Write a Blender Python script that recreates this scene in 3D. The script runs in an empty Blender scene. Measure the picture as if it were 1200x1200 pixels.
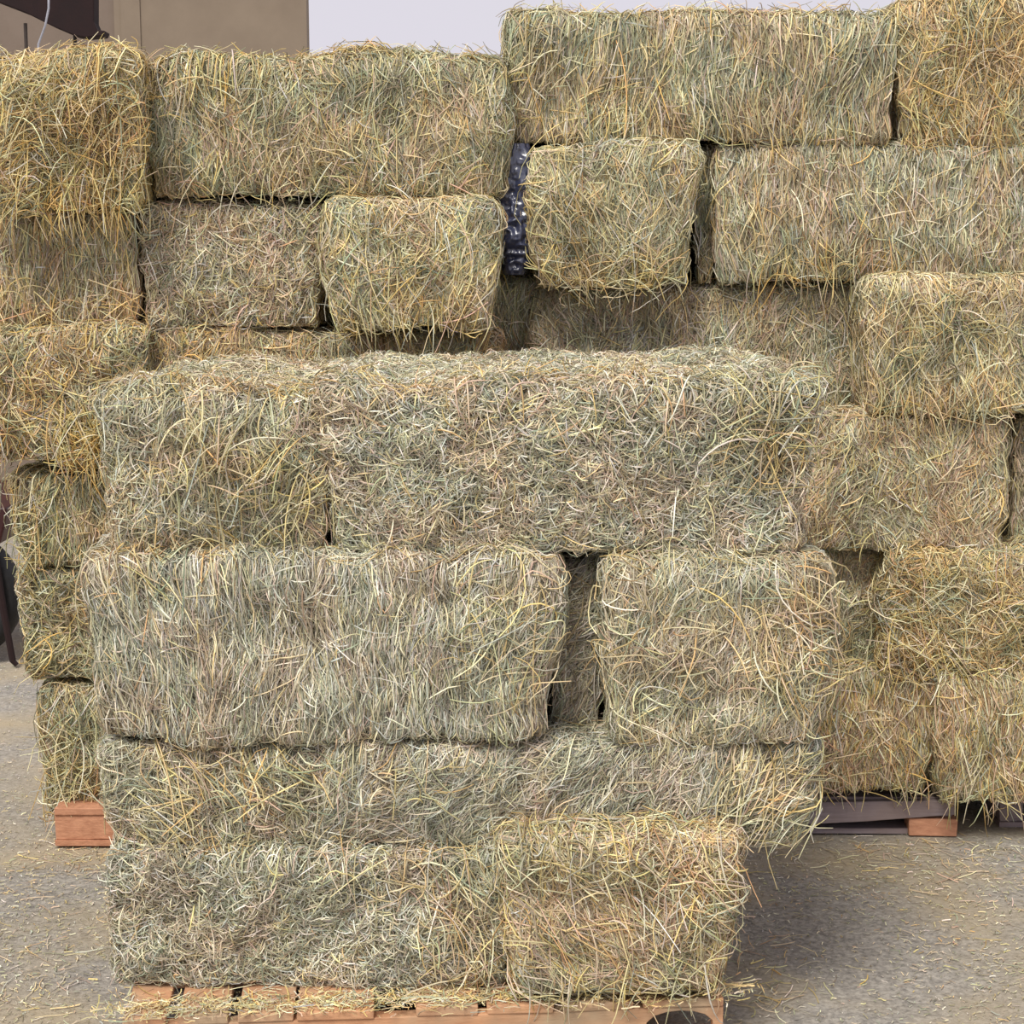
import bpy, math
import numpy as np
from mathutils import Vector

C = bpy.context.scene.collection
R = math.radians
RNG = np.random.default_rng(11)

# ------------------------------------------------------------------ camera
H_EYE, PITCH, FPX = 1.965, R(8.5), 2000.0
cd = bpy.data.cameras.new('camera'); cam = bpy.data.objects.new('camera', cd); C.objects.link(cam)
cam.location = (0, 0, H_EYE); cam.rotation_euler = (math.pi/2 - PITCH, 0, 0)
cd.sensor_width = 36; cd.lens = 36*FPX/1200; cd.clip_end = 300
bpy.context.scene.camera = cam
def at(px, py, Y):
    """point at distance Y in front of the camera that is seen at a pixel of the photograph"""
    u, v = (px-600)/FPX, (600-py)/FPX
    d = np.array([u, math.cos(PITCH)+v*math.sin(PITCH), -math.sin(PITCH)+v*math.cos(PITCH)])
    t = Y/d[1]
    return np.array([0, 0, H_EYE]) + d*t

# ------------------------------------------------------------------ noise
TAB = RNG.random((32, 32, 32))
def noise(p, scale, seed=0.0):
    q = p/scale + np.array([seed*1.37, seed*2.11, seed*0.73]) + 100.0
    i = np.floor(q).astype(int); f = q-i; f = f*f*(3-2*f)
    r = 0
    for dx in (0, 1):
        for dy in (0, 1):
            for dz in (0, 1):
                w = np.where(dx, f[..., 0], 1-f[..., 0])*np.where(dy, f[..., 1], 1-f[..., 1])*np.where(dz, f[..., 2], 1-f[..., 2])
                r = r + w*TAB[(i[..., 0]+dx) % 32, (i[..., 1]+dy) % 32, (i[..., 2]+dz) % 32]
    return r*2-1

# ------------------------------------------------------------------ materials
def new_mat(name):
    m = bpy.data.materials.new(name); m.use_nodes = True
    nt = m.node_tree; b = nt.nodes['Principled BSDF']
    return m, nt, b
def lin(c): return tuple(((x/255)/12.92 if x/255 <= .04045 else ((x/255+.055)/1.055)**2.4) for x in c)
def mat_attr(name, rough=.75):
    m, nt, b = new_mat(name)
    a = nt.nodes.new('ShaderNodeAttribute'); a.attribute_name = 'Col'
    nt.links.new(a.outputs['Color'], b.inputs['Base Color'])
    b.inputs['Roughness'].default_value = rough
    b.inputs['Specular IOR Level'].default_value = .25
    return m
def mat_noise(name, c1, c2, scale, rough=.8, stretch=(1, 1, 1), bump=.3, detail=6, c3=None, scale3=1.0, metallic=0, bdist=.01):
    m, nt, b = new_mat(name); N = nt.nodes.new; L = nt.links.new
    tc = N('ShaderNodeTexCoord'); mp = N('ShaderNodeMapping'); mp.inputs['Scale'].default_value = stretch
    L(tc.outputs['Object'], mp.inputs['Vector'])
    n = N('ShaderNodeTexNoise'); n.inputs['Scale'].default_value = scale; n.inputs['Detail'].default_value = detail
    n.inputs['Roughness'].default_value = .65
    L(mp.outputs[0], n.inputs['Vector'])
    cr = N('ShaderNodeValToRGB'); cr.color_ramp.elements[0].position = .32; cr.color_ramp.elements[1].position = .68
    cr.color_ramp.elements[0].color = (*lin(c1), 1); cr.color_ramp.elements[1].color = (*lin(c2), 1)
    L(n.outputs['Fac'], cr.inputs['Fac'])
    out = cr.outputs['Color']
    if c3:
        n3 = N('ShaderNodeTexNoise'); n3.inputs['Scale'].default_value = scale3; n3.inputs['Detail'].default_value = 3
        L(tc.outputs['Object'], n3.inputs['Vector'])
        r3 = N('ShaderNodeValToRGB'); r3.color_ramp.elements[0].position = .42; r3.color_ramp.elements[1].position = .66
        L(n3.outputs['Fac'], r3.inputs['Fac'])
        mx = N('ShaderNodeMix'); mx.data_type = 'RGBA'
        L(r3.outputs['Color'], mx.inputs['Factor']); L(out, mx.inputs['A']); mx.inputs['B'].default_value = (*lin(c3), 1)
        out = mx.outputs['Result']
    L(out, b.inputs['Base Color'])
    b.inputs['Roughness'].default_value = rough; b.inputs['Metallic'].default_value = metallic
    bp = N('ShaderNodeBump'); bp.inputs['Strength'].default_value = bump; bp.inputs['Distance'].default_value = bdist
    L(n.outputs['Fac'], bp.inputs['Height']); L(bp.outputs[0], b.inputs['Normal'])
    return m
M_HAY = mat_attr('hay')
M_WOOD = mat_noise('pallet_wood', (180, 130, 96), (216, 168, 128), 9, stretch=(1, 1, 6), c3=(176, 152, 124), scale3=5)
M_WOOD_GREY = mat_noise('weathered_wood', (120, 110, 116), (158, 146, 150), 12, stretch=(.4, 3, 6), c3=(135, 120, 118), scale3=4)
M_WOOD_ORANGE = mat_noise('raw_wood', (170, 118, 90), (204, 150, 118), 12, stretch=(2, 1, 6))
M_DARK = mat_noise('dark_metal', (24, 8, 10), (36, 14, 14), 6, rough=.9)
M_RUBBER = mat_noise('rubber', (18, 18, 20), (34, 34, 36), 20, rough=.7)
M_STEEL = mat_noise('pale_metal', (150, 152, 160), (190, 190, 198), 10, rough=.4, metallic=.4)
M_RED = mat_noise('red_paint', (46, 14, 16), (66, 22, 20), 4, rough=.45)
M_WALL = mat_noise('beige_render', (128, 114, 98), (138, 124, 107), 3, rough=.9, bump=.1)
M_WALL2 = mat_noise('brown_render', (118, 104, 92), (128, 114, 102), 3, rough=.9, bump=.1)
M_WIRE = mat_noise('wire', (52, 44, 40), (70, 60, 54), 5)

# ------------------------------------------------------------------ mesh helpers
class MB:
    def __init__(s): s.v = []; s.f = []
    def box(s, lo, hi, jitter=0, seed=0):
        x0, y0, z0 = lo; x1, y1, z1 = hi; n = len(s.v)
        r = np.random.default_rng(seed)
        for p in ((x0,y0,z0),(x1,y0,z0),(x1,y1,z0),(x0,y1,z0),(x0,y0,z1),(x1,y0,z1),(x1,y1,z1),(x0,y1,z1)):
            s.v.append(tuple(np.array(p)+(r.random(3)-.5)*jitter))
        for q in ((0,3,2,1),(4,5,6,7),(0,1,5,4),(1,2,6,5),(2,3,7,6),(3,0,4,7)): s.f.append(tuple(n+i for i in q))
    def prism(s, prof, y0, y1):
        n = len(s.v); k = len(prof)
        for y in (y0, y1):
            for (x, z) in prof: s.v.append((x, y, z))
        s.f.append(tuple(range(n, n+k))); s.f.append(tuple(range(n+2*k-1, n+k-1, -1)))
        for i in range(k):
            j = (i+1) % k
            s.f.append((n+j, n+i, n+k+i, n+k+j))
    def tube(s, pts, rad, seg=8):
        pts = [Vector(p) for p in pts]; n = len(s.v)
        for i, p in enumerate(pts):
            t = (pts[min(i+1, len(pts)-1)]-pts[max(i-1, 0)]).normalized()
            a = t.orthogonal().normalized(); b = t.cross(a)
            rr = rad[i] if isinstance(rad, (list, tuple)) else rad
            for k in range(seg):
                w = 2*math.pi*k/seg
                s.v.append(tuple(p+(a*math.cos(w)+b*math.sin(w))*rr))
        for i in range(len(pts)-1):
            for k in range(seg):
                k2 = (k+1) % seg
                s.f.append((n+i*seg+k, n+i*seg+k2, n+(i+1)*seg+k2, n+(i+1)*seg+k))
        s.f.append(tuple(n+k for k in range(seg-1, -1, -1))); s.f.append(tuple(n+(len(pts)-1)*seg+k for k in range(seg)))
    def lathe_y(s, prof, cx, cz, seg=40):
        """revolve (radius, y) profile about the y axis through (cx, cz)"""
        n = len(s.v); k = len(prof)
        for i in range(seg):
            w = 2*math.pi*i/seg
            for (r, y) in prof: s.v.append((cx+r*math.cos(w), y, cz+r*math.sin(w)))
        for i in range(seg):
            i2 = (i+1) % seg
            for j in range(k):
                j2 = (j+1) % k
                s.f.append((n+i*k+j, n+i*k+j2, n+i2*k+j2, n+i2*k+j))
    def build(s, name, m, parent=None, bevel=0, smooth=False, loc=None):
        me = bpy.data.meshes.new(name); me.from_pydata(s.v, [], s.f); me.update()
        o = bpy.data.objects.new(name, me); C.objects.link(o); me.materials.append(m)
        if parent: o.parent = parent
        if loc is not None: o.location = loc
        if smooth:
            for p in me.polygons: p.use_smooth = True
        if bevel:
            b = o.modifiers.new('bevel', 'BEVEL'); b.width = bevel; b.segments = 2; b.limit_method = 'ANGLE'
        return o
def tag(o, label=None, cat=None, group=None, kind=None):
    if label: o['label'] = label
    if cat: o['category'] = cat
    if group: o['group'] = group
    if kind: o['kind'] = kind
    return o
def empty(name, loc, rz=0):
    o = bpy.data.objects.new(name, None); C.objects.link(o); o.location = loc; o.rotation_euler = (0, 0, rz)
    o.empty_display_size = .1
    return o

def np_mesh(name, V, F, COL, m, parent=None):
    """V (n,3), F (k,4) quads, COL (n,3) linear"""
    me = bpy.data.meshes.new(name)
    me.vertices.add(len(V)); me.vertices.foreach_set('co', V.astype(np.float32).ravel())
    me.loops.add(F.size); me.loops.foreach_set('vertex_index', F.astype(np.int32).ravel())
    me.polygons.add(len(F)); me.polygons.foreach_set('loop_start', (np.arange(len(F))*4).astype(np.int32))
    me.update(calc_edges=True)
    ca = me.color_attributes.new('Col', 'FLOAT_COLOR', 'POINT')
    c4 = np.ones((len(V), 4), np.float32); c4[:, :3] = COL
    ca.data.foreach_set('color', c4.ravel())
    me.materials.append(m)
    o = bpy.data.objects.new(name, me); C.objects.link(o)
    if parent: o.parent = parent
    return o

# ------------------------------------------------------------------ hay colours (sRGB)
PAL = np.array([lin(c) for c in [
    (244, 236, 196), (230, 216, 166), (222, 198, 128), (198, 190, 142), (174, 174, 138),
    (156, 164, 136), (208, 184, 158), (188, 164, 142), (132, 126, 102), (240, 230, 212), (196, 198, 186), (208, 168, 118), (220, 184, 108), (228, 208, 142)]])
#   0 pale      1 straw        2 gold       3 olive straw   4 olive
#   5 green     6 pink tan     7 brown pink  8 dark          9 cream     10 silver green  11 orange
TONES = {
    'gold':   [2, 4, 5, 2, 1.5, 1, 1.2, 1, 1.5, .6, .5, 1.6, 5, 3],
    'olive':  [1.2, 2.4, 1.6, 3.4, 3, 2.2, 1.4, 1.2, 2, .8, 1, .5, 0.5, 1],
    'green':  [2, 3, 1.6, 3, 2.4, 3, .8, .5, 1, 1, 2, .2, 0.5, 1.6],
    'pink':   [2, 2, .8, 1.4, 1.2, .8, 4, 2.2, 1, 2, 1.2, .6, 0.2, 0.3],
    'grey':   [2.2, 1.8, .6, 2, 2, 2.2, 1.6, 1.2, 1.6, 2.2, 3.2, .2, 0.1, 0.4],
    'tan':    [2, 3, 2, 1.6, 1, .6, 3.4, 2, 1, 1.2, .6, 1.8, 1, 1],
    'yellow': [3, 4.5, 2, 3, 1.6, 1.6, 1.6, .8, 1, 1.2, 1, .3, 2, 4],
    'mixed':  [2, 2.6, 1.4, 2.6, 2, 1.8, 2, 1.4, 1.4, 1.4, 1.4, .5, 0.4, 0.8],
    'brown':  [1, 2, 1.8, 2, 2, 1.2, 2, 2.4, 2.6, .5, .5, 1.8, 3, 1.5],
}
def tone_cols(rng, tone, n, pos, seed):
    w = np.array(TONES[tone], float); w /= w.sum()
    # patches: neighbouring stalks share a tint
    pn = noise(pos, .09, seed)
    pk = noise(pos, .05, seed+5)
    k = rng.choice(len(PAL), n, p=w)
    c = PAL[k].copy()
    warm = np.array(lin((206, 172, 140))); cool = np.array(lin((164, 172, 148)))
    a = np.clip(pn*.9, 0, .3)[:, None]; b = np.clip(-pn*.9, 0, .3)[:, None]
    c = c*(1-a) + warm*a; c = c*(1-b) + cool*b
    c *= (1+.22*pk[:, None])*rng.uniform(.6, 1.3, (n, 1))
    c *= 1+(rng.random((n, 3))-.5)*.14
    return np.clip(c, .01, .95)

# ------------------------------------------------------------------ a hay bale
def hay_surface(P, n0, dim, seed, r, lump):
    """P on the box surface -> (point on the lumpy bale, normal)"""
    L, W, H = dim; a = np.array([L/2, W/2, H/2]); c = np.array([0, 0, H/2])
    q = P-c
    inner = np.clip(q, -(a-r), a-r)
    d = q-inner; ln = np.linalg.norm(d, axis=1, keepdims=True)
    n = np.where(ln > 1e-6, d/np.maximum(ln, 1e-6), n0)
    S = inner+n*r
    # pressed flakes give faint grooves across the length, noise gives lumps
    ax = 0 if L >= W else 1
    fl = .105*(1+.0*seed)
    g = (S[:, ax]+noise(S, .22, seed+9)*.022)/fl
    groove = -np.exp(-((g-np.round(g))/.11)**2)*.007*lump
    disp = noise(S, .16, seed)*.016*lump + noise(S, .06, seed+3)*.010*lump + noise(S, .025, seed+7)*.005 + groove
    # belly: faces swell in the middle
    sw = (1-(S[:, 2]-H/2)**2/(H/2)**2)*.010
    S = S+n*(disp+sw)[:, None]*np.array([1, 1, .8])
    wp = np.stack([noise(S, .28, seed+31)*.014, noise(S, .3, seed+33)*.012, noise(S*np.array([1, 1, .5]), .26, seed+35)*.012], 1)
    return S+wp*lump+c, n

def fold(P, axis, sgn, dim):
    """wrap points that ran past an edge round onto the next face"""
    L, W, H = dim; lo = np.array([-L/2, -W/2, 0]); hi = np.array([L/2, W/2, H])
    P = P.copy(); over = np.zeros(len(P))
    for k in range(3):
        m = np.arange(len(P))
        isn = axis == k
        o1 = np.where(isn, 0, np.maximum(P[:, k]-hi[k], 0)); o2 = np.where(isn, 0, np.maximum(lo[k]-P[:, k], 0))
        P[:, k] -= o1; P[:, k] += o2; over += o1+o2
    for k in range(3):
        P[:, k] -= np.where(axis == k, sgn*over, 0)
    return np.minimum(np.maximum(P, lo), hi)

STY = {  # mean angle, spread (deg), length range, curl
    'vert': (90, 15, (.05, .13), .25),
    'vertloose': (90, 27, (.06, .15), .45),
    'rand': (0, 400, (.025, .075), .5),
    'mix': (78, 48, (.035, .10), .5),
    'tuft': (70, 60, (.07, .16), .9),
    'diagr': (55, 26, (.06, .15), .8),
    'diagl': (130, 32, (.06, .16), .8),
    'flat': (150, 40, (.06, .16), .7),
}
COOL = [.28]      # how bleached the hay is: the front stack is greyer, the rear stacks yellower
def strands(rng, n, dim, seed, r, lump, style, faces, tone, width, lift, seg, stick=0.0, stickout=.05, lenmul=1.0, region=None, tube=False, bright=1.0, topfringe=False, droop=0.0):
    """faces: {(axis, sign): weight}. Returns V, F, COL."""
    L, W, H = dim
    keys = list(faces); areas = []
    for (ax, sg) in keys:
        A = {0: W*H, 1: L*H, 2: L*W}[ax]; areas.append(A*faces[(ax, sg)])
    areas = np.array(areas); areas /= areas.sum()
    fi = rng.choice(len(keys), n, p=areas)
    axis = np.array([k[0] for k in keys])[fi]; sgn = np.array([k[1] for k in keys])[fi]
    lo = np.array([-L/2, -W/2, 0]); hi = np.array([L/2, W/2, H])
    P = lo+rng.random((n, 3))*(hi-lo)
    if region is not None:   # (x0,x1,z0,z1) fractions on the front face
        x0, x1, z0, z1 = region
        P[:, 0] = -L/2+L*rng.uniform(x0, x1, n); P[:, 2] = H*rng.uniform(z0, z1, n)
    if topfringe: P[:, 1] = -W/2 + np.abs(rng.normal(0, .05, n))
    for k in range(3):
        P[:, k] = np.where(axis == k, np.where(sgn > 0, hi[k], lo[k]), P[:, k])
    n0 = np.zeros((n, 3)); n0[np.arange(n), axis] = sgn
    up = np.array([0, 0, 1.]); t1 = np.zeros((n, 3)); t2 = np.zeros((n, 3))
    t1[axis == 1] = (1, 0, 0); t2[axis == 1] = up
    t1[axis == 0] = (0, 1, 0); t2[axis == 0] = up
    t1[axis == 2] = (1, 0, 0); t2[axis == 2] = (0, 1, 0)
    mu, sd, lr, curl = STY[style]
    ang = rng.normal(R(mu), R(sd), n)
    # neighbouring stalks lie the same way, and some patches lie across
    ang += noise(P, .11, seed+21)*(.3 if style == 'vert' else .6)
    cross = rng.random(n) < .12
    ang = np.where(cross, rng.random(n)*math.pi*2, ang)
    ang = np.where((axis == 2), rng.random(n)*math.pi*2, ang)
    ang += np.where(rng.random(n) < .5, math.pi, 0)
    ln = rng.uniform(lr[0], lr[1], n)*lenmul*np.where(rng.random(n) < .1, 1.5, 1)
    kap = rng.normal(0, curl, n)
    sticky = rng.random(n) < stick
    # path
    cur = P - (np.cos(ang)[:, None]*t1+np.sin(ang)[:, None]*t2)*(ln/2)[:, None]
    base = rng.uniform(lift[0], lift[1], n)
    bow = rng.uniform(0, .012, n)*np.where(cross, 1.4, 1)
    so = rng.uniform(.25, 1, n)*stickout
    pts = []; nor = []
    for i in range(seg+1):
        f = i/seg
        S, nn = hay_surface(fold(cur, axis, sgn, dim), n0, dim, seed, r, lump)
        off = base + bow*math.sin(math.pi*f) + np.where(sticky, so*(f**1.7), 0)
        Q = S+nn*off[:, None]
        Q[:, 2] -= np.where(sticky, droop*f*f*ln*2, 0)
        pts.append(Q); nor.append(nn)
        a = ang+kap*(f-.5)*1.6
        cur = cur+(np.cos(a)[:, None]*t1+np.sin(a)[:, None]*t2)*(ln/seg)[:, None]
    pts = np.array(pts); nor = np.array(nor)       # (seg+1,n,3)
    # stalks are about straight between their ends even where the bale is lumpy
    tan = np.gradient(pts, axis=0); tan /= np.maximum(np.linalg.norm(tan, axis=2, keepdims=True), 1e-6)
    side = np.cross(tan, nor); side /= np.maximum(np.linalg.norm(side, axis=2, keepdims=True), 1e-6)
    roll = rng.normal(0, .6, n)
    wv = side*np.cos(roll)[None, :, None]+nor*np.sin(roll)[None, :, None]
    w = rng.uniform(width[0], width[1], n)/2
    tap = np.array([.55+.45*math.sin(math.pi*min(1, .15+.85*i/seg)) for i in range(seg+1)])
    hw = w[None, :, None]*tap[:, None, None]
    col = tone_cols(rng, tone, n, P+seed, seed)*bright
    lum = col@np.array([.25, .65, .1]); cl = COOL[0]*rng.uniform(.5, 1.3, n)*(.4 if tube else 1)
    col = col*(1-cl[:, None])+(lum*cl)[:, None]*np.array([.99, 1.02, .98])
    if not tube:
        V = np.stack([pts-wv*hw, pts+wv*hw], 1)       # (seg+1,2,n,3)
        V = V.transpose(2, 0, 1, 3)                   # (n,seg+1,2,3)
        K = (seg+1)*2
        idx = np.arange(n)[:, None]*K
        F = []
        for i in range(seg):
            F.append(np.stack([idx[:, 0]+2*i, idx[:, 0]+2*i+1, idx[:, 0]+2*i+3, idx[:, 0]+2*i+2], 1))
        F = np.concatenate(F)
        return V.reshape(-1, 3), F, np.repeat(col, K, 0)
    nv = np.cross(tan, wv)
    ring = [wv*math.cos(t)+nv*math.sin(t) for t in (0, 2*math.pi/3, 4*math.pi/3)]
    V = np.stack([pts+q*hw for q in ring], 1).transpose(2, 0, 1, 3)
    K = (seg+1)*3; b = np.arange(n)*K; F = []
    for i in range(seg):
        for k in range(3):
            k2 = (k+1) % 3
            F.append(np.stack([b+3*i+k, b+3*i+k2, b+3*(i+1)+k2, b+3*(i+1)+k], 1))
    return V.reshape(-1, 3), np.concatenate(F), np.repeat(col, K, 0)

def core_mesh(dim, seed, r, lump, tone, step=.022):
    L, W, H = dim; Vs = []; Fs = []; n = 0
    for ax in range(3):
        for sg in (-1, 1):
            u, v = [k for k in range(3) if k != ax]
            D = (L, W, H); nu = max(4, int(D[u]/step)); nv = max(4, int(D[v]/step))
            lo = (-L/2, -W/2, 0)
            gu, gv = np.meshgrid(np.linspace(0, 1, nu+1), np.linspace(0, 1, nv+1), indexing='ij')
            P = np.zeros((gu.size, 3)); P[:, u] = lo[u]+gu.ravel()*D[u]; P[:, v] = lo[v]+gv.ravel()*D[v]
            P[:, ax] = lo[ax]+(D[ax] if sg > 0 else 0)
            n0 = np.zeros((len(P), 3)); n0[:, ax] = sg
            S, nn = hay_surface(P, n0, dim, seed, r, lump)
            S = S-nn*.004
            i = np.arange(gu.size).reshape(nu+1, nv+1)+n
            q = np.stack([i[:-1, :-1], i[1:, :-1], i[1:, 1:], i[:-1, 1:]], -1).reshape(-1, 4)
            flip = (sg > 0) == (ax == 1)
            if flip: q = q[:, ::-1]
            Vs.append(S); Fs.append(q); n += gu.size
    V = np.concatenate(Vs); F = np.concatenate(Fs)
    col = np.array(lin((140, 134, 106)))*(1+.35*noise(V, .012, seed)[:, None])
    return V, F, np.clip(col, .01, 1)

BALES = []
def bale(rect, Y, depth, label, style='vert', tone='olive', group=None, dens=1.0, yaw=0, roll=0, r=.026, lump=1.0,
         loose=150, lstyle=None, ltone=None, stick=.35, out=.045, top=.8, left=.5, right=.5, lmul=1.0,
         fringe=0, wide=1.0, tufts=(), bright=1.0, pitch=0):
    """rect: where the front face lies in the photograph, Y: how far away it stands, depth: its size backwards"""
    x0, y0, x1, y1 = rect; seed = len(BALES)*3.7+1.3; rng = np.random.default_rng(100+len(BALES))
    ym = (y0+y1)/2
    zt = at((x0+x1)/2, y0, Y)[2]; zb = at((x0+x1)/2, y1, Y)[2]
    xa = at(x0, ym, Y)[0]; xb = at(x1, ym, Y)[0]
    ins = .007 if xb-xa > .2 else 0
    xa += ins; xb -= ins; zt -= .004
    dim = (xb-xa, depth, zt-zb)
    L, W, H = dim
    faces = {(1, -1): 1.0, (2, 1): top, (0, -1): left, (0, 1): right, (1, 1): .12}
    area = sum({0: W*H, 1: L*H, 2: L*W}[k[0]]*w for k, w in faces.items())
    n = int(area*21000*dens)
    parts = [core_mesh(dim, seed, r, lump, tone)]
    # a deep layer and a front layer of stalks
    parts.append(strands(rng, int(n*.5), dim, seed, r, lump, style, faces, tone, (.0022*wide, .0042*wide), (-.002, .004), 3, lenmul=lmul, bright=.86*bright))
    parts.append(strands(rng, int(n*.5), dim, seed, r, lump, style, faces, tone, (.0016*wide, .0034*wide), (.002, .012), 3, stick=.05, stickout=.025, lenmul=lmul, bright=bright))
    off = 0; V = []; F = []; K = []
    for v, f, c in parts: V.append(v); F.append(f+off); K.append(c); off += len(v)
    o = np_mesh('hay_bale', np.concatenate(V), np.concatenate(F), np.concatenate(K), M_HAY)
    o.location = ((xa+xb)/2, Y+W/2, zb); o.rotation_euler = (R(pitch), R(roll), R(yaw))
    tag(o, label, 'hay bale', group)
    # loose stalks that stand off the face
    lp = []
    ls = lstyle or style; lt = ltone or tone
    f2 = {(1, -1): 1.0, (2, 1): .35*(top > .3), (0, -1): .3*(left > .6), (0, 1): .3*(right > .6)}
    f2 = {k: w for k, w in f2.items() if w > 0}
    if loose:
        lp.append(strands(rng, int(loose), dim, seed, r, lump, ls, f2, lt, (.0028, .0050), (.006, .018), 5, stick=stick, stickout=out, lenmul=1.05*lmul, tube=True, bright=1.2*bright, droop=.15))
    if fringe:
        lp.append(strands(rng, int(fringe), dim, seed, r, lump, ls, {(2, 1): 1.0}, 'gold', (.002, .0042), (.0, .01), 5, stick=.5, stickout=.05, lenmul=.8, tube=True, topfringe=True))
    for (reg, cnt, ts, tt, outv) in tufts:
        lp.append(strands(rng, cnt, dim, seed, r, lump, ts, {(1, -1): 1.0}, tt, (.0026, .005), (.004, .03), 6, stick=.6, stickout=outv, lenmul=1.1, region=reg, tube=True, bright=1.1, droop=.22))
    if lp:
        off = 0; V = []; F = []; K = []
        for v, f, c in lp: V.append(v); F.append(f+off); K.append(c); off += len(v)
        np_mesh('loose_stalks', np.concatenate(V), np.concatenate(F), np.concatenate(K), M_HAY, o)['kind'] = 'stuff'
    BALES.append(o)
    return o

GL, GR, GF = 'hay bales of the rear left stack', 'hay bales of the rear right stack', 'hay bales of the front stack'
# ---- front stack, four courses on its pallet
bale((128, 1000, 600, 1166), 4.09, 1.02, 'long matted grey-green hay bale on the front pallet, lowest on the left',
     'rand', 'grey', GF, 1.35, lmul=.8, bright=1.08, wide=.85, lump=1.2, loose=176, lstyle='mix', ltone='mixed', left=.7, right=.2, top=.8, fringe=160,
     tufts=(((.55, .98, .75, 1.0), 72, 'flat', 'yellow', .03), ((.8, 1.0, .0, .8), 96, 'diagl', 'tan', .04)))
COOL[0] = .1
bale((596, 986, 862, 1178), 4.00, 1.05, 'shaggy yellow hay bale end at the bottom right of the front stack',
     'diagl', 'tan', GF, 1.1, lmul=1.05, wide=1.05, lump=1.3, loose=341, lstyle='diagl', ltone='tan', left=.7, right=.9, top=1.1, out=.06, fringe=160, stick=.5,
     tufts=(((.0, 1.0, .8, 1.0), 120, 'mix', 'yellow', .03), ((.5, 1.0, .5, .9), 72, 'diagl', 'pink', .04), ((.0, 1.0, .0, .12), 72, 'vertloose', 'yellow', .05)))
COOL[0] = .30
bale((124, 874, 372, 1010), 4.13, 1.0, 'hay bale end with crossed yellow stalks, left in the second course of the front stack',
     'mix', 'mixed', GF, 1.35, lmul=.8, bright=1.08, wide=.85, lump=1.3, loose=143, lstyle='mix', ltone='mixed', left=.8, right=.2,
     tufts=(((.25, 1.0, .55, .95), 102, 'diagl', 'yellow', .05), ((.15, .4, .1, .7), 36, 'diagl', 'yellow', .04)))
bale((362, 872, 950, 1000), 4.13, 1.0, 'long grey-green hay bale between the dark slot and the shaggy yellow bale end below',
     'diagr', 'grey', GF, 1.35, lmul=.8, bright=1.08, wide=.85, lump=1.2, loose=165, lstyle='diagr', ltone='green', left=.2, right=.9,
     tufts=(((.82, 1.0, .25, 1.0), 156, 'diagr', 'yellow', .06), ((.0, .3, .5, 1.0), 54, 'mix', 'yellow', .03)))
bale((102, 653, 648, 880), 4.08, 1.0, 'long pinkish grey hay bale left of the dark slot in the front stack',
     'vert', 'grey', GF, 1.35, lmul=.8, bright=1.08, wide=.85, lump=1.2, loose=231, lstyle='vertloose', ltone='mixed', left=.8, right=.6, fringe=260, r=.036,
     tufts=(((.8, 1.0, .35, 1.0), 90, 'tuft', 'yellow', .05), ((.0, .3, .85, 1.0), 42, 'vertloose', 'yellow', .04)))
bale((711, 660, 970, 882), 4.08, 1.05, 'squarish green-yellow hay bale end right of the dark slot in the front stack',
     'vertloose', 'green', GF, 1.35, lmul=.8, bright=1.08, wide=.85, lump=1.3, loose=209, lstyle='tuft', ltone='mixed', left=.6, right=.9, fringe=140, r=.036,
     tufts=(((.7, 1.0, .3, 1.0), 144, 'diagl', 'yellow', .05), ((.0, .4, .0, .8), 60, 'tuft', 'yellow', .04)))
bale((647, 662, 711, 876), 4.25, .6, 'narrow shaded hay flake inside the dark slot of the front stack',
     'diagr', 'grey', GF, .9, lump=1.0, loose=33, r=.03, left=.1, right=.1, top=.2)
COOL[0] = .2
bale((120, 460, 389, 662), 4.11, 1.05, 'hay bale end with yellow looping stalks, top left of the front stack',
     'mix', 'mixed', GF, 1.35, lmul=.8, bright=1.08, wide=.85, lump=1.4, loose=132, lstyle='mix', ltone='mixed', left=.9, right=.2, fringe=240, r=.038, top=1,
     tufts=(((.3, .95, .35, .9), 156, 'diagr', 'yellow', .05), ((.5, 1.0, .0, .45), 48, 'vertloose', 'yellow', .05), ((.0, .5, .0, .1), 36, 'vertloose', 'yellow', .04)))
bale((378, 450, 952, 662), 4.10, 1.02, 'long hay bale of finely chopped grey-green stalks, top of the front stack on the right',
     'rand', 'grey', GF, 1.45, lmul=.85, bright=1.08, lump=1.2, loose=231, lstyle='mix', ltone='mixed', left=.2, right=.9, fringe=420, r=.038, top=1, wide=.9,
     tufts=(((.82, 1.0, .55, 1.0), 120, 'tuft', 'yellow', .04), ((.25, .75, .7, 1.0), 72, 'mix', 'tan', .03)))

COOL[0] = .04
# ---- rear left stack
bale((-24, 72, 165, 250), 5.38, 1.0, 'shaggy golden hay bale with hanging straw, top left corner of the rear stack',
     'tuft', 'gold', GL, 1.1, lump=1.6, loose=520, lstyle='tuft', ltone='gold', left=.8, right=.6, fringe=260, out=.09, stick=.6, wide=1.2,
     tufts=(((.1, 1.0, .0, .12), 220, 'vertloose', 'gold', .07), ((.2, .9, .1, .9), 300, 'tuft', 'gold', .06), ((.7, 1.0, .0, .9), 200, 'vertloose', 'gold', .05)))
bale((168, 70, 592, 236), 5.50, .95, 'long even olive hay bale on the top course under the white sky, left of centre',
     'vertloose', 'olive', GL, 1.05, loose=220, lstyle='vertloose', ltone='olive', left=.6, right=.6, fringe=460, wide=1.15, r=.04,
     tufts=(((.0, .35, .82, 1.0), 120, 'vertloose', 'gold', .04), ((.05, .95, .0, .3), 160, 'mix', 'tan', .03)))
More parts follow.
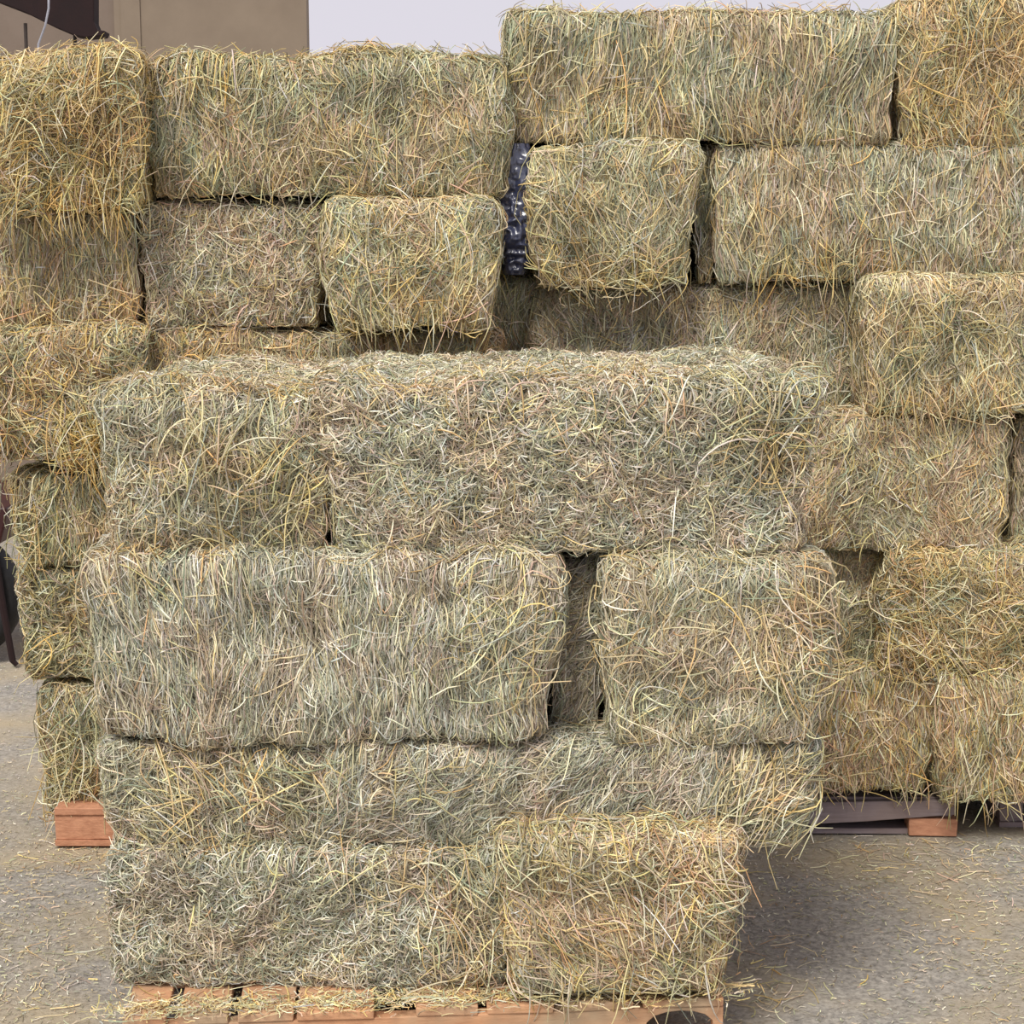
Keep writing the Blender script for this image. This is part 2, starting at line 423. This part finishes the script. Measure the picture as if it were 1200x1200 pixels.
bale((-20, 250, 160, 392), 5.56, 1.0, 'pinkish yellow hay bale end under the shaggy golden top bale',
     'vert', 'tan', GL, 1.0, loose=200, ltone='tan', left=.8, right=.3, wide=1.15, tufts=(((.0, 1, .0, .4), 90, 'tuft', 'gold', .04),))
bale((166, 244, 380, 390), 5.55, 1.0, 'pale pink-tan hay bale end directly left of the bright green-yellow bale end',
     'mix', 'pink', GL, 1.05, loose=160, ltone='pink', left=.3, right=.3, wide=1.1)
bale((383, 238, 576, 390), 5.40, 1.0, 'bright green-yellow hay bale end left of the black plastic',
     'vertloose', 'green', GL, 1.05, loose=300, lstyle='vertloose', ltone='yellow', left=.3, right=.9, out=.05, wide=1.2, bright=1.08,
     tufts=(((.0, .95, .0, .25), 130, 'vertloose', 'yellow', .05), ((.3, .6, .4, 1), 60, 'tuft', 'tan', .03)))
bale((-14, 388, 172, 552), 5.48, 1.0, 'brown-gold hay bale end with a bright yellow tuft hanging at its foot',
     'mix', 'brown', GL, 1.05, loose=240, lstyle='tuft', ltone='gold', left=.9, right=.3, fringe=120, wide=1.1, lump=1.4,
     tufts=(((.42, .75, .0, .4), 260, 'vertloose', 'gold', .06), ((.0, .12, .0, .4), 60, 'vertloose', 'tan', .05)))
bale((176, 392, 582, 548), 5.58, .9, 'orange-brown hay bale, only its upper edge showing above the front stack',
     'vertloose', 'brown', GL, 1.0, loose=260, lstyle='tuft', ltone='gold', left=.2, right=.7, top=1, fringe=160, wide=1.1)
bale((16, 556, 430, 668), 5.56, .9, 'olive hay bale below the yellow tuft, at the left edge behind the front stack',
     'vert', 'olive', GL, .9, loose=200, lstyle='vertloose', ltone='yellow', left=.9, right=.2, wide=1.15, out=.06,
     tufts=(((.0, .08, .0, 1), 120, 'vertloose', 'yellow', .06),))
bale((28, 668, 440, 806), 5.60, .9, 'gold and dark green hay bale, second from the ground in the rear left stack',
     'mix', 'olive', GL, .9, loose=180, lstyle='tuft', ltone='gold', left=.9, right=.2, wide=1.15, out=.06, lump=1.5)
bale((46, 806, 450, 956), 5.62, .9, 'lowest hay bale of the rear left stack, above the small orange pallet end',
     'vertloose', 'olive', GL, .9, loose=200, lstyle='vertloose', ltone='yellow', left=.9, right=.2, wide=1.15, out=.07,
     tufts=(((.0, .12, .1, .8), 120, 'tuft', 'yellow', .08), ((.0, .2, .0, .3), 80, 'diagr', 'tan', .05)))

COOL[0] = .12
# ---- rear right stack
bale((600, 20, 1050, 174), 5.59, .95, 'long olive-yellow hay bale crossing the top right, its left end against the white sky',
     'vert', 'olive', GR, 1.05, loose=380, lstyle='vert', ltone='yellow', left=.9, right=.4, fringe=420, wide=1.2, lmul=1.15,
     tufts=(((.0, .3, .1, .6), 60, 'diagr', 'yellow', .05), ((.1, .9, .0, .3), 160, 'vert', 'yellow', .03)))
bale((1052, 4, 1500, 176), 5.60, .95, 'golden hay bale in the top right corner of the rear stack',
     'vertloose', 'gold', GR, 1.05, loose=500, lstyle='vertloose', ltone='yellow', left=.8, right=.4, fringe=200, wide=1.2,
     tufts=(((.08, .32, .4, 1), 160, 'tuft', 'gold', .05), ((.0, .3, .0, .3), 120, 'vertloose', 'gold', .05)))
bale((626, 174, 814, 340), 5.52, 1.0, 'rough olive-yellow hay bale end right of the black plastic',
     'vertloose', 'yellow', GR, 1.05, loose=300, lstyle='tuft', ltone='yellow', left=.9, right=.7, wide=1.15, lump=1.3, out=.05,
     tufts=(((.0, .35, .1, 1), 130, 'diagl', 'yellow', .05), ((.2, .9, .0, .3), 120, 'tuft', 'gold', .05)))
bale((836, 172, 1290, 336), 5.62, .95, 'long pinkish olive hay bale in the second course from the top, at the right',
     'vert', 'mixed', GR, 1.05, loose=420, lstyle='vertloose', ltone='yellow', left=.7, right=.3, wide=1.15,
     tufts=(((.1, .5, .0, .25), 140, 'vertloose', 'gold', .04),))
bale((620, 338, 1010, 486), 5.72, .95, 'long greenish hay bale directly behind the top right of the front stack',
     'vertloose', 'mixed', GR, 1.05, loose=300, lstyle='mix', ltone='yellow', left=.9, right=.6, wide=1.15)
bale((1014, 330, 1440, 490), 5.48, .95, 'yellow-green hay bale with splayed stalks, third course from the top at the right edge',
     'vertloose', 'yellow', GR, 1.05, loose=520, lstyle='vertloose', ltone='yellow', left=.8, right=.3, wide=1.15,
     tufts=(((.08, .35, .35, .9), 140, 'tuft', 'yellow', .06), ((.0, .4, .0, .2), 130, 'vertloose', 'gold', .05)))
bale((770, 486, 1182, 650), 5.53, .95, 'long warm olive hay bale right beside the top of the front stack',
     'vertloose', 'tan', GR, 1.05, loose=330, lstyle='mix', ltone='yellow', left=.3, right=.4, wide=1.1, top=1, fringe=150)
bale((1186, 494, 1500, 650), 5.63, .95, 'hay bale cut by the right picture edge at mid height, shaded at its top',
     'vert', 'olive', GR, .9, loose=120, left=.6, right=.3, wide=1.1)
bale((860, 644, 1046, 792), 5.68, .8, 'recessed grey-brown hay bale in shadow, beside the right edge of the front stack',
     'diagr', 'mixed', GR, 1.0, loose=140, lstyle='diagr', ltone='mixed', left=.1, right=.5, wide=1.1)
bale((1044, 644, 1470, 794), 5.53, .95, 'golden tangled hay bale, second from the ground at the right',
     'tuft', 'gold', GR, 1.05, loose=620, lstyle='tuft', ltone='gold', left=.9, right=.3, wide=1.15, lump=1.5, out=.06,
     tufts=(((.0, .35, .0, .9), 260, 'flat', 'yellow', .05), ((.0, .12, .0, 1), 120, 'diagl', 'gold', .06)))
COOL[0] = 0
bale((900, 788, 1094, 934), 5.57, .95, 'orange-tan hay bale end on the grey pallet, right of the front stack',
     'vert', 'tan', GR, 1.05, loose=260, lstyle='vertloose', ltone='tan', left=.3, right=.5, wide=1.15,
     tufts=(((.2, 1.0, .0, .25), 100, 'vert', 'tan', .03),))
bale((1098, 790, 1300, 946), 5.53, .95, 'pale tan hay bale end at ground level by the right picture edge',
     'vert', 'tan', GR, 1.05, loose=300, lstyle='vertloose', ltone='tan', left=.6, right=.3, wide=1.15, out=.05,
     tufts=(((.0, .9, .0, .15), 120, 'vertloose', 'tan', .05),))
bale((814, 174, 836, 338), 5.70, .5, 'thin shaded hay flake wedged between two rear bales right of the black plastic',
     'vert', 'grey', None, .9, loose=20, r=.01, top=.3, left=.1, right=.1)
# ---- deep in the cleft
bale((572, 326, 628, 470), 5.76, .6, 'shaded hay bale deep in the cleft below the black plastic',
     'vert', 'grey', None, .9, loose=60, r=.03, top=.8)

# ------------------------------------------------------------------ black plastic in the cleft
def plastic():
    p0 = at(586, 178, 5.53); p1 = at(622, 326, 5.53)
    xc = (p0[0]+p1[0])/2; z0 = p1[2]+.01; z1 = p0[2]+.03
    W, D = .13, .12; nu, nv = 72, 110; V = np.zeros((nv+1, nu, 3))
    for j in range(nv+1):
        t = j/nv
        for i in range(nu):
            a = 2*math.pi*i/nu
            q = np.array([[math.cos(a)*.07, math.sin(a)*.07, t*.36]])
            s = 1+.34*noise(q, .06, 3)[0]-.30*abs(noise(q*np.array([1, 1, 1.6]), .035, 8)[0])-.16*abs(noise(q, .014, 5)[0])
            # slanting folds pulled tight round the bundle
            s += .05*math.sin(21*t+3.2*math.sin(a)+5*t*t)
            end = math.sin(math.pi*min(1, max(0, t*.94+.03)))**.22
            V[j, i] = (math.cos(a)*W/2*s*end, math.sin(a)*D/2*s*end, z0+(z1-z0)*t)
    v = V.reshape(-1, 3); b = []
    for j in range(nv):
        for i in range(nu): b.append((j*nu+i, j*nu+(i+1) % nu, (j+1)*nu+(i+1) % nu, (j+1)*nu+i))
    b.append(tuple(range(nu-1, -1, -1))); b.append(tuple(nv*nu+i for i in range(nu)))
    m, nt, bs = new_mat('black_plastic')
    bs.inputs['Base Color'].default_value = (*lin((48, 54, 80)), 1); bs.inputs['Roughness'].default_value = .3
    bs.inputs['Specular IOR Level'].default_value = .9
    mb = MB(); mb.v = [tuple(x) for x in v]; mb.f = b
    bs.inputs['Coat Weight'].default_value = .6; bs.inputs['Coat Roughness'].default_value = .25
    o = mb.build('plastic_sheet', m, smooth=True); o.location = (xc, 5.60, 0)
    tag(o, 'crumpled shiny black plastic stuffed in the cleft between the two rear stacks', 'plastic sheet')
plastic()

# ------------------------------------------------------------------ pallets
def notched(x0, x1, z0, z1, notches, y0, y1):
    prof = [(x0, z1), (x0, z0)]
    for (a, b) in notches:
        h = (z1-z0)*.9
        prof += [(a, z0)]+[(a+(b-a)*(.5-.5*math.cos(math.pi*k/8)), z0+h*math.sin(math.pi*k/8)**.45) for k in range(1, 8)]+[(b, z0)]
    prof += [(x1, z0), (x1, z1)]
    mb = MB(); mb.prism(prof, y0, y1); return mb
# front pallet: deck boards run backwards, notched rails along the front
pf = at(500, 1190, 3.97)
root = empty('wooden_pallet', (pf[0], 3.985, 0), R(4.5))
tag(root, 'orange-brown wooden pallet under the front stack of hay', 'pallet', 'pallets under the hay')
sc_ = (2000/(3.97*math.cos(PITCH)+2.14*math.sin(PITCH)))
for i, (a, b) in enumerate([(150, 200), (213, 270), (282, 346), (350, 438), (487, 560), (570, 648), (660, 742), (754, 850)]):
    mb = MB(); mb.box(((a-500)/sc_, 0, .108), ((b-500)/sc_, 1.05, .13), .004, i)
    mb.build('deck_board', M_WOOD, root, bevel=.003)
xl, xr = (150-500)/sc_, (850-500)/sc_
for yy in (.004, .5, 1.0):
    mb = notched(xl, xr, .018, .1085, [(xl+.16, xl+.38), (xr-.20, xr-.02)], yy, yy+.04)
    mb.build('stringer', M_WOOD, root, bevel=.002)
for yy in (0, .46, .93):
    mb = MB(); mb.box((xl, yy, 0), (xr, yy+.1, .0185), .003, int(yy*10)); mb.build('bottom_board', M_WOOD, root)
# rear pallets: boards run across, stringer ends to the front
def rear_pallet(px0, px1, py, Y, label, mboard, mend, rz=0, endw=.08, slant=False):
    a = at(px0, py, Y); b = at(px1, py, Y); W = b[0]-a[0]
    root = empty('wooden_pallet', ((a[0]+b[0])/2, Y, 0), rz)
    tag(root, label, 'pallet', 'pallets under the hay')
    if slant:      # a grey plank leaning along the front, an orange block under its right end
        mb = MB(); mb.prism([(-W/2, .0), (W/2-.30, .052), (W/2, .078), (W/2, .128), (-W/2, .106)], -.03, -.002); mb.build('front_plank', mboard, root, bevel=.003)
        mb = MB(); mb.box((W/2-.155, -.025, .0), (W/2+.01, .06, .06), .006, 5); c = mb.build('block', M_WOOD_ORANGE, root, bevel=.003); c['label'] = 'orange wooden block'
    for k in range(7):
        mb = MB(); y = k*.15; mb.box((-W/2, y, .108), (W/2, y+.1, .13), .004, k); mb.build('deck_board', mboard, root, bevel=.003)
    for k, xx in enumerate((-W/2, -.04, W/2-.08)):
        mb = MB(); mb.box((xx if k < 2 else xx+.08-endw, .006, .018), (xx+(endw if k == 0 else .08), 1.0, .109), .004, k+9); mb.build('stringer', mend, root, bevel=.003)
    for k in range(3):
        mb = MB(); y = k*.44; mb.box((-W/2, y, 0), (W/2, y+.1, .0185), .002, k+20); mb.build('bottom_board', mboard, root)
rear_pallet(64, 540, 970, 5.53, 'pallet whose orange end shows under the rear left stack', M_WOOD_ORANGE, M_WOOD_ORANGE, endw=.2)
rear_pallet(700, 1116, 950, 5.66, 'grey weathered pallet on the ground right of the front stack', M_WOOD_GREY, M_WOOD_GREY, R(-1.0), slant=True)
rear_pallet(1172, 1560, 950, 5.72, 'dark pallet corner half buried in hay at the right picture edge', M_WOOD_GREY, M_WOOD_GREY)

# ------------------------------------------------------------------ ground
gx = np.linspace(-14, 12, 261); gy = np.linspace(-4, 30, 341)
def gh(x, y):
    p = np.stack([x, y, 0*x], -1)
    return noise(p, .6, 4)*.006+noise(p, .15, 2)*.003-.008
GX, GY = np.meshgrid(gx, gy, indexing='ij'); GZ = gh(GX.ravel(), GY.ravel())
i = np.arange(GX.size).reshape(GX.shape)
Fq = np.stack([i[:-1, :-1], i[1:, :-1], i[1:, 1:], i[:-1, 1:]], -1).reshape(-1, 4)
M_GROUND = mat_noise('packed_dirt', (112, 108, 103), (178, 172, 162), 60, rough=.95, bump=1.0, detail=9, c3=(170, 156, 130), scale3=1.6, bdist=.006)
g = np_mesh('ground', np.stack([GX.ravel(), GY.ravel(), GZ], 1), Fq, np.ones((GX.size, 3))*.3, M_GROUND)
tag(g, kind='structure')

def litter(n, xr, yr, tone, ln, wid, spots=None, seed=5, zf=gh, f=None):
    rng = np.random.default_rng(seed)
    if spots is None:
        x = rng.uniform(*xr, n); y = rng.uniform(*yr, n)
    else:
        k = rng.integers(0, len(spots), n); s = np.array(spots)[k]
        x = s[:, 0]+rng.normal(0, 1, n)*s[:, 2]; y = s[:, 1]+rng.normal(0, 1, n)*s[:, 3]
    a = rng.random(n)*math.pi; l = rng.uniform(*ln, n); kap = rng.normal(0, .8, n); w = rng.uniform(*wid, n)/2
    seg = 3; P = []; cx = x.copy(); cy = y.copy()
    for j in range(seg+1):
        z = zf(cx, cy)+.003+rng.random(n)*.004
        P.append(np.stack([cx, cy, z], 1)); b = a+kap*j/seg
        cx = cx+np.cos(b)*l/seg; cy = cy+np.sin(b)*l/seg
    P = np.array(P); sd = np.stack([-np.sin(a), np.cos(a), rng.normal(0, .4, n)], 1)
    V = np.stack([P-sd*w[None, :, None], P+sd*w[None, :, None]], 1).transpose(2, 0, 1, 3)
    K = (seg+1)*2; bb = np.arange(n)*K; F = np.concatenate([np.stack([bb+2*q, bb+2*q+1, bb+2*q+3, bb+2*q+2], 1) for q in range(seg)])
    col = tone_cols(rng, tone, n, np.stack([x, y, 0*x], 1), seed)
    return V.reshape(-1, 3), F, np.repeat(col, K, 0)
def stuff(name, parts, label, parent=None):
    off = 0; V = []; F = []; K = []
    for v, f, c in parts: V.append(v); F.append(f+off); K.append(c); off += len(v)
    o = np_mesh(name, np.concatenate(V), np.concatenate(F), np.concatenate(K), M_HAY, parent)
    o['kind'] = 'stuff'
    if label: tag(o, label, 'straw litter')
    return o
stuff('straw_litter', [
    litter(42000, (-3.0, 3.0), (2.6, 9.5), 'grey', (.004, .022), (.001, .0026)),
    litter(7000, None, None, 'mixed', (.004, .03), (.001, .003), spots=[(-1.5, 5.4, .3, .6), (-1.4, 4.4, .25, .5), (1.3, 5.2, .5, .2), (1.5, 4.4, .3, .3)], seed=7),
    litter(900, None, None, 'tan', (.03, .11), (.0015, .003),
           spots=[(-.3, 3.88, .6, .06), (1.2, 5.45, .4, .1), (1.5, 5.4, .3, .1), (-1.35, 5.4, .12, .12), (-1.3, 4.5, .15, .4), (.72, 4.4, .06, .3), (1.15, 5.0, .5, .3), (-1.3, 6.0, .2, .8)], seed=8)],
    'pale chaff and loose stalks scattered over the dirt ground around the pallets')
# straw strewn over the front edge of the pallet
fr = bpy.data.objects['wooden_pallet']
rngd = [(xx, .04, .05, .035) for xx in np.linspace(-.74, .74, 14)]
zdeck = lambda x, y: 0*x+.131
pt = [litter(2200, None, None, 'yellow', (.01, .05), (.0012, .003), spots=rngd, seed=12, zf=zdeck),
      litter(260, None, None, 'yellow', (.04, .11), (.002, .0036), spots=rngd, seed=13, zf=zdeck)]
stuff('straw_strewn', pt, None, fr)

# ------------------------------------------------------------------ building behind and its dark hood
Yw = 12.0
mb = MB(); mb.box((-13, Yw, -.05), (at(135, 40, Yw)[0], Yw+.12, 5.2)); w1 = mb.build('wall_back', M_WALL2); tag(w1, kind='structure')
mb = MB(); mb.box((at(135, 40, Yw)[0], Yw-.02, -.05), (at(360, 40, Yw)[0], Yw+.12, 5.2))
w2 = mb.build('wall_right', M_WALL); tag(w2, kind='structure')
mb = MB(); xq = at(152, 40, Yw)[0]; mb.box((xq-.05, Yw-.03, -.05), (xq+.08, Yw+.02, 5.2)); tag(mb.build('trim_1', M_WALL), kind='structure')

# hood: sloping dark sheet-metal awning on two thin posts
Yh = 9.5
P = lambda x, y: (at(x, y, Yh)[0], at(x, y, Yh)[2])
root = empty('metal_awning', (at(40, 40, Yh)[0], Yh, 0))
tag(root, 'dark brown sloping metal awning above the golden bale, in front of the beige wall', 'awning')
ox = at(40, 40, Yh)[0]
prof = [P(-160, -70), P(-6, 1), P(30, 15), P(60, 30), P(88, 42), P(100, 44), P(121, 42), P(123, 36), P(114, 35), P(110, 26), P(110, -60), P(60, -110), P(-160, -150)]
mb = MB(); mb.prism([(a-ox, b) for a, b in prof], 0, .12); mb.build('hood', M_DARK, root, bevel=.006)
for px in (24, 82):
    a = at(px, 30, Yh)[0]-ox
    mb = MB(); mb.tube([(a, .06, 0), (a+.01, .06, P(px, 30)[1]+.02)], .010); mb.build('post', M_WIRE, root)
q = [at(57, -20, 9.3), at(57, 10, 9.3), at(53, 30, 9.3), at(45, 52, 9.3), at(44, 90, 9.3), at(46, 300, 9.3)]
mb = MB(); mb.tube([(v[0]-ox, v[1]-Yh, v[2]) for v in q], .006); c = mb.build('cord', M_STEEL, root); c['label'] = 'pale hanging cord'

# ------------------------------------------------------------------ wheeled machine at the far left
Yc = 8.2
a = at(22, 615, Yc); rad = .33
root = empty('farm_cart', (a[0]-rad, Yc, 0))
tag(root, 'dark maroon cart with a black wheel, just showing beside the rear left stack', 'cart')
mb = MB(); mb.lathe_y([(rad*.62, -.07), (rad*.9, -.085), (rad*.985, -.05), (rad, 0), (rad*.985, .05), (rad*.9, .085), (rad*.62, .07)], 0, rad-.005); ty = mb.build('wheel', M_RUBBER, root, smooth=True)
mb = MB(); mb.lathe_y([(.02, -.05), (rad*.58, -.06), (rad*.66, -.075), (rad*.66, .07), (.02, .05)], 0, rad-.005); mb.build('rim', M_STEEL, ty, smooth=True)
mb = MB(); mb.prism([(-1.5, .62), (rad-.06, .60), (rad-.03, .70), (rad-.02, .78), (-1.5, .78)], -.12, .9); mb.build('body', M_RED, root, bevel=.01)
mb = MB(); mb.tube([(rad-.10, -.1, .62), (rad-.06, -.12, .3), (rad-.02, -.13, .03), (rad-.0, -.13, .008)], [.02, .018, .016, .012])
mb.build('stand', M_DARK, root)
mb = MB(); mb.tube([(0, -.1, rad), (0, -.1, .62)], .02); mb.build('fork', M_DARK, root)

# ------------------------------------------------------------------ light
w = bpy.data.worlds.new('World'); bpy.context.scene.world = w; w.use_nodes = True
nt = w.node_tree; bg = nt.nodes['Background']
bg.inputs['Color'].default_value = (.55, .53, .585, 1); bg.inputs['Strength'].default_value = 1.0
sd = bpy.data.lights.new('sun', 'SUN'); sun = bpy.data.objects.new('sun', sd); C.objects.link(sun)
sd.energy = 2.5; sd.angle = R(22); sd.color = (1, .95, .86)
sun.rotation_euler = Vector((.25, .55, -.8)).to_track_quat('-Z', 'Y').to_euler()

s = bpy.context.scene
s.view_settings.view_transform = 'Standard'; s.view_settings.look = 'None'
s.view_settings.exposure = 0.42; s.view_settings.gamma = 1; s.view_settings.use_curve_mapping = False
s.cycles.max_bounces = 6
